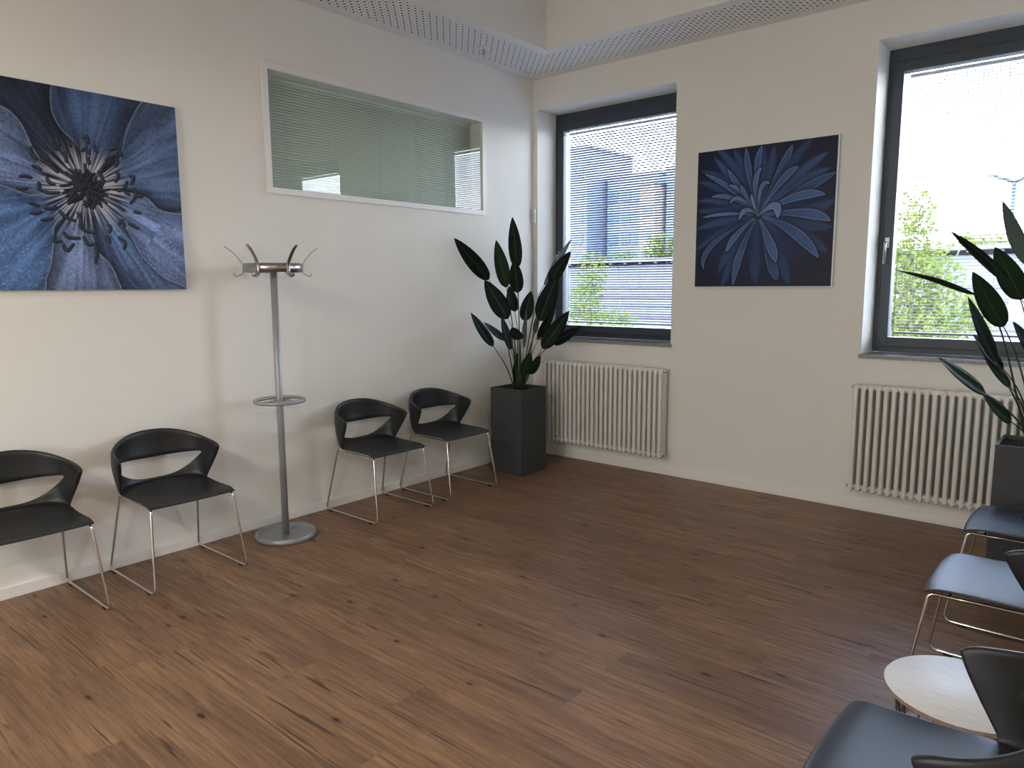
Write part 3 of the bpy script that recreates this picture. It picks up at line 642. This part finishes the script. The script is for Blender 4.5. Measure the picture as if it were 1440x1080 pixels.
def paint_A(N):
    A = D['A']; g = (np.arange(N)+.5)/N; U, Vv = np.meshgrid(g, g)
    cx, cy = A['c']; r = np.hypot(U-cx, Vv-cy); th = np.arctan2(Vv-cy, U-cx)
    n1 = smooth_noise(220, 30, 1); n2 = smooth_noise(90, 20, 2); n3 = smooth_noise(150, 150, 3); n4 = smooth_noise(40, 40, 5)
    img = np.zeros((N, N, 3)); img[:] = (40, 58, 92)
    for i, (P, rgb, rim) in enumerate(A['petals']):
        P = catmull(P, 6); ins = inside(U, Vv, P); d, _ = segdist(U, Vv, P, True)
        sh = np.where(ins, 1, 1-.45*np.exp(-d/.022)*sst(r, .05, .2)); img *= sh[..., None]
        off = i*37.3
        st = .62*n1((th+PI)*30+off+.5*n4(U*9, Vv*9), r*4+off)+.38*n2((th+PI)*13+off, r*4)
        fine = n3(U*140, Vv*140)
        f = .66+.62*st+.26*(fine-.5)
        f *= .80+.34*sst(d, .0, .12)*(1-.35*sst(r, .3, .6))
        c = np.array(rgb)[None, None]*f[..., None]
        rimv = np.exp(-(d/.0055)**2)*(.55 if rim else .2)*sst(r, .16, .26)
        c = c+(np.array((150, 168, 205))-c)*rimv[..., None]
        img = np.where(ins[..., None], c, img)
    # water drops on the lower petals
    rg = np.random.default_rng(4)
    for k in range(150):
        x, y = (rg.uniform(0, .33), rg.uniform(.72, .98)) if k % 2 else (rg.uniform(.72, .98), rg.uniform(.66, .95))
        q = np.hypot(U-x, Vv-y); s = rg.uniform(.002, .005)
        img += (np.exp(-(q/s)**2)*45-np.exp(-(np.hypot(U-x-.003, Vv-y-.004)/s)**2)*22)[..., None]
    # pale filaments around the centre
    fil = n1((th+PI)*26+3, r*2+3); w = sst(fil, .36, .64)*sst(r, .27, .11)*sst(r, .02, .06)
    dk = sst(fil, .42, .30)*sst(r, .25, .15)*.65
    img *= (1-dk)[..., None]
    img += (np.array((188, 182, 190))-img)*(w*.92)[..., None]
    halo = sst(r, .16, .09)*.45; img += (np.array((160, 156, 170))-img)*halo[..., None]
    def stroke(P, wd, col=(17, 21, 32)):
        nonlocal img
        P = catmull(P, 5, False); x0, y0 = P.min(0)-.03; x1, y1 = P.max(0)+.03
        m = np.where((U > x0) & (U < x1) & (Vv > y0) & (Vv < y1)); u, v = U[m], Vv[m]
        d, t = segdist(u, v, P, False); ww = wd*(.80+.20*np.sin(PI*t))
        hl, _ = segdist(u+.0035, v+.0045, P, False)
        a = sst(d, ww*1.25, ww*.7)[:, None]; c = np.array(col)[None]+(np.exp(-(hl/(wd*.6))**2)*48)[:, None]*np.array((.75, .85, 1))[None]
        img[m] = img[m]*(1-a)+c*a
    for a in A['arcs']: stroke(a, .0100)
    for k in range(85):
        rr = .092*math.sqrt(rg.random()); aa = rg.uniform(0, 2*PI); x = cx+rr*math.cos(aa); y = cy+rr*math.sin(aa)*.95
        b = aa+rg.normal(0, .55); L = rg.uniform(.018, .034)
        stroke([(x-L*math.cos(b), y-L*math.sin(b)), (x, y), (x+L*math.cos(b+.2), y+L*math.sin(b+.2))], rg.uniform(.0065, .0088), (12, 15, 24))
    gr = img.mean(-1, keepdims=True); return (gr+(img-gr)*.74)*1.08
def paint_B(N):
    B = D['B']; g = (np.arange(N)+.5)/N; U, Vv = np.meshgrid(g, g); c0 = np.array(B['c'])
    r = np.hypot(U-c0[0], Vv-c0[1]); n4 = smooth_noise(60, 60, 8); n5 = smooth_noise(20, 20, 9); n6 = smooth_noise(160, 160, 10)
    img = np.zeros((N, N, 3)); img[:] = (15, 24, 48)
    img += (n5(U*5, Vv*5)*.7+.3)[..., None]*np.array((14, 32, 60))[None, None]*sst(r, .62, .12)[..., None]
    base_d = np.array((18, 38, 72)); base_l = np.array((104, 142, 200))
    for i, (T, Mi, hw, br, sharp) in enumerate(B['L']):
        T = np.array(T); Mi = np.array(Mi); ctl = 2*Mi-.5*(c0+T)
        P = np.array([(1-t)**2*c0+2*t*(1-t)*ctl+t*t*T for t in np.linspace(0, 1, 26)])
        d, t = segdist(U, Vv, P, False)
        prof = hw*(.30+.70*sst(t, .05, .65))*np.clip(1-((t-.60)/.40).clip(0, 1)**2, 0, 1)**.75 
        prof = np.maximum(prof, 1e-4)
        edge = prof-d
        soft = .0035 if sharp else .012
        a = sst(edge, -soft, soft)
        b = br*(.55+.45*sst(t, .1, .7))
        vein = .85+.3*n4(t*50+i*7, d*300)
        col = base_d+(base_l-base_d)*(b*vein*.82)[..., None]
        rib = np.exp(-(d/.0028)**2)*.22*b
        rimv = (np.exp(-((edge-.003)/.0032)**2)*.62 if sharp else 0)*sst(t, .12, .35)
        col = col+(np.array((150, 172, 220))-col)*np.clip(rimv+rib, 0, 1)[..., None]*(.35+.65*br)
        shade = sst(edge, -.03, 0)*.35 if sharp else 0
        img *= (1-shade*(1-a))[..., None] if sharp else 1
        img = img*(1-a[..., None])+col*a[..., None]
    img += (np.exp(-(np.hypot(U-c0[0]-.03, Vv-c0[1]+.03)/.11)**2)*46)[..., None]*np.array((.75, .85, 1))[None, None]
    img *= (.93+.14*n6(U*150, Vv*150))[..., None]
    return img*1.12
def print_mesh(name, img, parent, xf):
    N = img.shape[0]; g = np.arange(N+1)/N; u, v = np.meshgrid(g, g)
    co = np.zeros(((N+1)**2, 3)); xf(co, u.ravel(), v.ravel())
    idx = np.arange((N+1)**2).reshape(N+1, N+1)
    q = np.stack([idx[:-1, :-1], idx[1:, :-1], idx[1:, 1:], idx[:-1, 1:]], -1).reshape(-1, 4)
    me = bpy.data.meshes.new(name); me.vertices.add(len(co)); me.vertices.foreach_set('co', co.ravel())
    me.loops.add(q.size); me.loops.foreach_set('vertex_index', q.ravel().astype(np.int32))
    me.polygons.add(len(q)); me.polygons.foreach_set('loop_start', np.arange(0, q.size, 4, dtype=np.int32)); me.polygons.foreach_set('loop_total', np.full(len(q), 4, np.int32))
    me.update(calc_edges=True)
    pad = np.pad(img, ((0, 1), (0, 1), (0, 0)), mode='edge')/255.; pad = np.clip(pad, 0, 1)
    lin = np.where(pad <= .04045, pad/12.92, ((pad+.055)/1.055)**2.4)
    ca = me.color_attributes.new('Col', 'FLOAT_COLOR', 'POINT')
    ca.data.foreach_set('color', np.concatenate([lin.reshape(-1, 3), np.ones(((N+1)**2, 1))], 1).ravel().astype(np.float32))
    return link(name, me, M['print'], parent)
pa = tag(empty('wall_picture', (0, -3.764, 1.543)), 'large square print of a blue flower with dark curled stamens on the left wall', 'picture')
HW = .508; TH = 1.010
boxo('backing_panel', (.006, -HW, 0), (.0295, HW, TH), M['edge'], pa)
def xa(co, u, v): co[:, 0] = .0300; co[:, 1] = -HW+u*2*HW; co[:, 2] = TH*(1-v)
print_mesh('print', paint_A(440), pa, xa)
pb = tag(empty('wall_picture', (2.1365, 0, 1.535)), 'square dark blue print of narrow radiating leaves between the two windows', 'picture')
boxo('backing_panel', (-HW, -.0295, 0), (HW+.001, -.006, 1.011), M['edge'], pb)
def xb(co, u, v): co[:, 0] = -HW+u*2*HW*.992; co[:, 1] = -.0300; co[:, 2] = .006+1.003*(1-v)
print_mesh('print', paint_B(400), pb, xb)

# ------------------------------------------------------------------ potted plants
def leaf_bm(T, B, hw, N, bend, o):
    T, B, N = V(T)-o, V(B)-o, V(N).normalized()
    ax = (T-B); L = ax.length; ax.normalize(); N = (N-ax*N.dot(ax)).normalized(); S = ax.cross(N)
    bm = BM(); n = 16; rows = []; ks = (-1, -.55, -.05, .05, .55, 1)
    mx = (.37**.5)*(.63**.85)
    for i in range(n+1):
        u = i/n
        uu = .004+u*.994
        w = hw*(uu**.5)*((1-uu)**.85)/mx
        c = B+ax*(L*u)+N*(bend*L*math.sin(PI*u))
        rows.append([bm.verts.new(c+S*(k*w)+N*(.22*abs(k)*w-.05*w*abs(k)**3)) for k in ks])
    for a, b in zip(rows, rows[1:]):
        for k in range(5):
            f = bm.faces.new((a[k], a[k+1], b[k+1], b[k])); f.smooth = True; f.material_index = 1 if k == 2 else 0
    return bm
def planter(loc, size, h, label, rows, group):
    root = tag(empty('potted_strelitzia', loc), label, 'potted plant', group); o = V(loc); s = size/2
    bm = BM(); w = .014
    # hollow box with a recessed foot
    for (a, b) in (((-s, -s, .008), (s, -s+w, h)), ((-s, s-w, .008), (s, s, h)), ((-s, -s+w, .008), (-s+w, s-w, h)), ((s-w, -s+w, .008), (s, s-w, h)), ((-s+.012, -s+.012, 0), (s-.012, s-.012, .03))): box(bm, a, b)
    mk('planter', bm, M['planter'], root)
    n = 26; bm = BM(); g = [[bm.verts.new((-s+w+(size-2*w)*i/n, -s+w+(size-2*w)*j/n, h-.022+random.uniform(-.003, .004))) for j in range(n+1)] for i in range(n+1)]
    for i in range(n):
        for j in range(n): bm.faces.new((g[i][j], g[i+1][j], g[i+1][j+1], g[i][j+1]))
    mk('soil', bm, M['soil'], root)
    for i, (T, B, hw, N, tone) in enumerate(rows):
        lo = V(B)
        lf = mk('leaf', leaf_bm(T, B, hw, N, random.uniform(-.05, -.02), o), [M['leaf%d' % tone], M['rib']], root)
        m = lf.modifiers.new('s', 'SOLIDIFY'); m.thickness = .0011
        Bl = V(B)-o; Tl = V(T)-o; ax = (Tl-Bl).normalized()
        a0 = random.uniform(0, 2*PI); r0 = random.uniform(.005, .045)
        d = V((Bl.x, Bl.y, 0)); d = d.normalized() if d.length > .01 else V((1, 0, 0))
        root0 = V((d.x*.028+r0*math.cos(a0)*.6, d.y*.028+r0*math.sin(a0)*.6, h-.024))
        mid = root0.lerp(Bl, .45)+V((-d.x*.02, -d.y*.02, .05))
        c2 = Bl-ax*min(.16, (Bl-root0).length*.35) if ax.z > -.1 else Bl+V((0, 0, .02))
        pts = []
        for k in range(15):
            t = k/14
            pts.append(root0*(1-t)**3+mid*3*t*(1-t)**2+c2*3*t*t*(1-t)+Bl*t**3)
        if (c2-Bl).length < 1e-4: pts = pts
        bm = BM(); sweep(bm, pts, [.0062-.0038*(k/14) for k in range(15)], 8)
        mk('stalk', bm, M['stem_light'] if tone == 3 else M['stem'], root)
    for k in range(5):
        a = k*1.3; x, y = .020*math.cos(a), .020*math.sin(a); hh = random.uniform(.16, .27)
        bm = BM(); sweep(bm, [(x, y, h-.03), (x*1.1, y*1.1, h+hh*.5), (x*1.5, y*1.5, h+hh)], [.012, .0105, .003], 8, sx=.7); mk('leaf_sheath', bm, M['stem'], root)
planter((.360, -.650, 0), .332, .716, 'tall strelitzia plant in a square dark grey planter in the room corner', D['P1'], 'plants in square planters')
planter((3.902, -.628, 0), .340, .716, 'tall strelitzia plant in a square dark planter at the right edge, before the right window', D['P2'], 'plants in square planters')

# ------------------------------------------------------------------ outside
M['facade'] = simple('pale_panel_facade', (.070, .073, .092, 1), .7, nscale=.6, namt=.05)
M['facade2'] = simple('brown_band', (.060, .044, .042, 1), .7)
M['facade3'] = simple('grey_band', (.050, .050, .057, 1), .7)
M['roof'] = simple('parapet_metal', (.11, .11, .125, 1), .6)
M['apt'] = simple('blue_grey_render', (.105, .118, .150, 1), .8)
M['aptO'] = simple('ochre_render', (.19, .155, .115, 1), .8)
M['aptW'] = simple('apartment_glazing', (.06, .085, .12, 1), .6)
M['bark'] = simple('bark', (.08, .065, .05, 1), .9)
M['red'] = simple('red_roofing', (.10, .02, .02, 1), .8)
M['pave'] = simple('paving', (.06, .055, .053, 1), .9, nscale=.8, namt=.12)
M['galv'] = simple('galvanised_steel', (.025, .026, .028, 1), .6)
def foliage(name, a, b):
    t = NT(name); c = t.mix(t.mapr(t.noise(t.obj(), 3.5, 3), .35, .65, 0, 1), a, b)
    bs = t.n('ShaderNodeBsdfDiffuse'); t.l(c, bs.inputs[0]); tr = t.n('ShaderNodeBsdfTranslucent'); t.l(c, tr.inputs[0])
    mx = t.n('ShaderNodeMixShader'); mx.inputs[0].default_value = .45; t.l(bs.outputs[0], mx.inputs[1]); t.l(tr.outputs[0], mx.inputs[2]); t.l(mx.outputs[0], t.out.inputs[0]); return t.m
M['fol'] = foliage('spring_foliage', (.075, .100, .020, 1), (.13, .14, .030, 1))
M['fol2'] = foliage('hedge_foliage', (.07, .095, .02, 1), (.12, .13, .03, 1))
struct(boxo('ground', (-140, .5, -.75), (90, 160, -.55), M['pave']))
hl = tag(empty('exhibition_hall', (-10, 28.9, -.55)), 'long low pale building with an overhanging flat roof, seen through both windows', 'building')
ang = math.atan2(27.3-30.5, .85+21.2); hl.rotation_euler = (0, 0, ang)
HZ = 3.0+.55
boxo('facade_wall', (-60, 0, 0), (60, 6, HZ-.35), M['facade'], hl)
bm = BM(); box(bm, (-60.2, -.45, HZ-.16), (60.2, 6.2, HZ)); mk('flat_roof', bm, M['roof'], hl)
for z0, z1, m in ((.35, .62, 'facade2'), (.95, 1.12, 'facade3'), (1.42, 1.62, 'facade2'), (1.95, 2.05, 'facade3')):
    boxo('facade_band', (-60, -.06, z0), (60, 0, z1), M[m], hl)
for k in range(60):
    o = boxo('eaves_lamp', (-.09, -.34, HZ-.26), (.09, -.22, HZ-.16), M['galv'], hl) if k == 0 else None
    if o: lamp0 = o
    else: o = lamp0.copy(); COL.objects.link(o); o.parent = hl
    o.location = (-25+k*1.05, 0, 0)
def apartment(x0, x1, y, z1, mat, label, cols, rows, dpt=12):
    r = tag(empty('apartment_block', ((x0+x1)/2, y, -.55)), label, 'building', None); w = (x1-x0)/2
    boxo('block_wall', (-w, 0, 0), (w, dpt, z1+.55), M[mat], r); boxo('roof_edge', (-w-.2, -.2, z1+.55), (w+.2, dpt, z1+.9), M['roof'], r)
    p0 = None
    for i in range(cols):
        for j in range(rows):
            cx = -w+(i+.5)*2*w/cols; cz = 2.2+j*2.9
            if cz+1.6 > z1+.3: continue
            if p0 is None: o = p0 = boxo('block_window', (-.75, -.12, 0), (.75, -.02, 1.5), M['aptW'], r)
            else: o = p0.copy(); COL.objects.link(o); o.parent = r
            o.location = (cx, 0, cz)
apartment(-62.5, -54.2, 80, 20.5, 'apt', 'tall blue-grey apartment block at the left of the corner window', 3, 7)
apartment(-53.4, -45.2, 84, 16.6, 'apt', 'wide blue-grey apartment block in the middle of the corner window', 4, 5)
apartment(-44.6, -42.5, 78, 14.4, 'aptO', 'narrow ochre apartment block between two blue-grey blocks', 1, 5)
apartment(-41.9, -34, 80, 16.2, 'apt', 'blue-grey apartment block at the right of the corner window', 4, 5)
def leaves(bm, c, rad, n, size, rg):
    for _ in range(n):
        d = rg.normal(0, 1, 3); d /= np.linalg.norm(d)+1e-9; q = rg.random()**.45
        p = V((c[0]+d[0]*rad[0]*q, c[1]+d[1]*rad[1]*q, c[2]+d[2]*rad[2]*q))
        a = V(rg.normal(0, 1, 3)).normalized(); b = a.cross(V(rg.normal(0, 1, 3))).normalized(); s = size*rg.uniform(.6, 1.3)
        bm.faces.new([bm.verts.new(p+a*s), bm.verts.new(p+b*s*.55), bm.verts.new(p-a*s), bm.verts.new(p-b*s*.55)])
def tree(base, blobs, n, size, label, group=None, seed=1, trunk=.06):
    rg = np.random.default_rng(seed)
    r = tag(empty('tree', base), label, 'tree', group)
    tot = sum(b[1][0]*b[1][2] for b in blobs); bm = BM()
    for c, rad in blobs: leaves(bm, c, rad, int(n*rad[0]*rad[2]/tot), size, rg)
    me = bpy.data.meshes.new('foliage'); bm.to_mesh(me); bm.free(); f = link('foliage', me, M['fol'], r)
    top = max(blobs, key=lambda b: b[0][2])[0]
    bm = BM(); sweep(bm, [(0, 0, 0), (.03, 0, top[2]*.3), (top[0]*.5, top[1]*.5, top[2]*.6), top], [trunk, trunk*.8, trunk*.5, trunk*.12], 8); mk('trunk', bm, M['bark'], r)
    for c, rad in blobs:
        zb = max(.3, c[2]*.45)
        bm = BM(); sweep(bm, [(top[0]*.3, 0, zb), ((c[0]+top[0]*.3)/2, c[1]/2, (zb+c[2])/2), c], [trunk*.4, trunk*.25, trunk*.08], 6); mk('branch', bm, M['bark'], r)
G = -.55
tree((1.75, 7.0, G), [((-.05, 0, 2.95), (.30, .35, .62)), ((-.15, .1, 2.35), (.55, .5, .45)), ((.25, 0, 2.15), (.42, .5, .55)), ((-.25, 0, 1.75), (.55, .5, .45)), ((.35, .1, 1.55), (.75, .6, .42)), ((-.1, 0, 1.2), (.75, .6, .4)), ((.75, .1, 1.75), (.34, .4, .30)), ((.62, 0, 2.75), (.12, .1, .12))], 5600, .042, 'young yellow-green tree seen through the right-hand window', seed=3)
tree((-5.6, 9.2, G), [((.05, 0, 2.3), (.42, .4, .6)), ((-.2, 0, 1.7), (.55, .5, .45)), ((.2, 0, 1.3), (.9, .6, .4)), ((.9, .1, 1.15), (.5, .5, .3))], 1500, .05, 'yellow-green tree low behind the blind of the corner window', seed=5)
def hedge(x0, x1, y, z0, z1, label, seed, n):
    rg = np.random.default_rng(seed); r = tag(empty('hedge', ((x0+x1)/2, y, z0)), label, 'hedge', None); bm = BM(); w = (x1-x0)/2
    k = max(2, int(w*1.2))
    for i in range(k): leaves(bm, (-w+(i+.5)*2*w/k, 0, (z1-z0)*.42), (w/k*1.35, .9, (z1-z0)*rg.uniform(.42, .62)), n//k, .16, rg)
    me = bpy.data.meshes.new('foliage'); bm.to_mesh(me); bm.free(); link('foliage', me, M['fol2'], r)
    bm = BM()
    for i in range(k): sweep(bm, [(-w+(i+.5)*2*w/k, 0, 0), (-w+(i+.5)*2*w/k+.1, 0, (z1-z0)*.6)], .05, 5)
    mk('stems', bm, M['bark'], r)
hedge(-27.0, -22.2, 39.5, 1.6, 4.2, 'low yellow-green hedge above the hall roof in the corner window', 1, 1100)
hedge(-22.0, -18.6, 40.5, 1.6, 5.9, 'taller yellow-green bush above the hall roof at the right of the corner window', 2, 1500)
hedge(-4.6, 3.6, 39.5, 1.6, 4.25, 'row of yellow-green bushes above the hall roof in the right-hand window', 3, 1800)
rb = tag(empty('red_roofed_house', (-5.6, 70, G)), 'distant house with a red roof above the hall, right of the young tree', 'building')
boxo('house_wall', (-1.6, 0, 0), (1.6, 6, 5.7), M['aptO'], rb)
bm = BM()
vs = [bm.verts.new(p) for p in ((-1.9, -.4, 5.7), (1.9, -.4, 5.7), (1.9, 6.4, 5.7), (-1.9, 6.4, 5.7), (-1.5, 3, 6.6), (1.5, 3, 6.6))]
for q in ((0, 1, 5, 4), (1, 2, 5), (2, 3, 4, 5), (3, 0, 4), (3, 2, 1, 0)): bm.faces.new([vs[i] for i in q])
mk('roof', bm, M['red'], rb)
lp = tag(empty('street_lamp', (-1.13, 45, G)), 'tall double-armed street lamp seen through the right-hand window', 'street lamp')
bm = BM(); sweep(bm, [(0, 0, 0), (0, 0, 7.24-G)], [.16, .11], 8); mk('pole', bm, M['galv'], lp)
for sg in (-1, 1):
    bm = BM(); sweep(bm, [(0, 0, 7.24-G), (1.0*sg, 0, 7.68-G)], [.10, .08], 8); mk('arm', bm, M['galv'], lp)
    bm = BM(); box(bm, (min(1.0*sg, 1.35*sg), -.1, 7.66-G), (max(1.0*sg, 1.35*sg), .1, 7.75-G), 0, .02); mk('lamp_head', bm, M['galv'], lp)

# ------------------------------------------------------------------ camera
yaw, pitch, roll, fpx = math.radians(40.284), math.radians(7.7256), math.radians(-.293), 1012.13
f = V((-math.sin(yaw)*math.cos(pitch), math.cos(yaw)*math.cos(pitch), -math.sin(pitch)))
r = V((math.cos(yaw), math.sin(yaw), 0)); u = r.cross(f)
r2 = r*math.cos(roll)+u*math.sin(roll); u2 = -r*math.sin(roll)+u*math.cos(roll)
cd = bpy.data.cameras.new('camera'); cam = bpy.data.objects.new('camera', cd); COL.objects.link(cam)
cam.matrix_world = Matrix(((r2.x, u2.x, -f.x, 4.18865), (r2.y, u2.y, -f.y, -5.24968), (r2.z, u2.z, -f.z, 1.55), (0, 0, 0, 1)))
cd.sensor_width = 36; cd.lens = 36*fpx/1440; cd.clip_start = .05; cd.clip_end = 500
scene.camera = cam

# ------------------------------------------------------------------ light
w = bpy.data.worlds.new('sky'); scene.world = w; w.use_nodes = True; nt = w.node_tree; nt.nodes.clear()
wo = nt.nodes.new('ShaderNodeOutputWorld'); bg = nt.nodes.new('ShaderNodeBackground'); tc = nt.nodes.new('ShaderNodeTexCoord')
sp = nt.nodes.new('ShaderNodeSeparateXYZ'); mr = nt.nodes.new('ShaderNodeMapRange'); mxn = nt.nodes.new('ShaderNodeMix'); mxn.data_type = 'RGBA'
nt.links.new(tc.outputs['Generated'], sp.inputs[0]); nt.links.new(sp.outputs[2], mr.inputs[0]); mr.inputs[1].default_value = 0; mr.inputs[2].default_value = .6
nt.links.new(mr.outputs[0], mxn.inputs[0]); mxn.inputs[6].default_value = (.92, .96, .97, 1); mxn.inputs[7].default_value = (.42, .62, 1.0, 1)
nt.links.new(mxn.outputs[2], bg.inputs[0]); bg.inputs[1].default_value = SKY = 18.0
nt.links.new(bg.outputs[0], wo.inputs[0])
def portal(name, loc, rot, sx, sy):
    l = bpy.data.lights.new(name, 'AREA'); l.shape = 'RECTANGLE'; l.size = sx; l.size_y = sy
    l.cycles.is_portal = True
    o = bpy.data.objects.new(name, l); COL.objects.link(o); o.location = loc; o.rotation_euler = rot
wz = (WZ0+WZ1)/2
for X in (W1, W2): portal('daylight_portal', ((X[0]+X[1])/2, .41, wz), (-PI/2, 0, 0), X[1]-X[0], WZ1-WZ0)
portal('daylight_portal', (3.025, YN-.19, 1.4), (PI/2, 0, 0), .85, 1.1)
sun = bpy.data.lights.new('sun', 'SUN'); sun.energy = 2.0; sun.angle = .02; sun.color = (1, .95, .86)
so = bpy.data.objects.new('sun', sun); COL.objects.link(so); so.rotation_euler = V((.35, .75, -.62)).to_track_quat('-Z', 'Y').to_euler()
# warm fill lights added out of view, behind the camera, without fittings
def added_fill_light(x, y, z, power, color=(1, .94, .84)):
    l = bpy.data.lights.new('added_fill_light', 'AREA'); l.shape = 'DISK'; l.size = .5; l.energy = power; l.color = color
    o = bpy.data.objects.new('added_fill_light', l); COL.objects.link(o); o.location = (x, y, z)
for x, y in ((1.5, -7.4), (3.4, -7.4), (6.0, -6.0)): added_fill_light(x, y, CH-.02, 42)

scene.view_settings.view_transform = 'Standard'; scene.view_settings.look = 'None'
scene.view_settings.gamma = 1; scene.view_settings.use_curve_mapping = False
scene.view_settings.exposure = 0.82
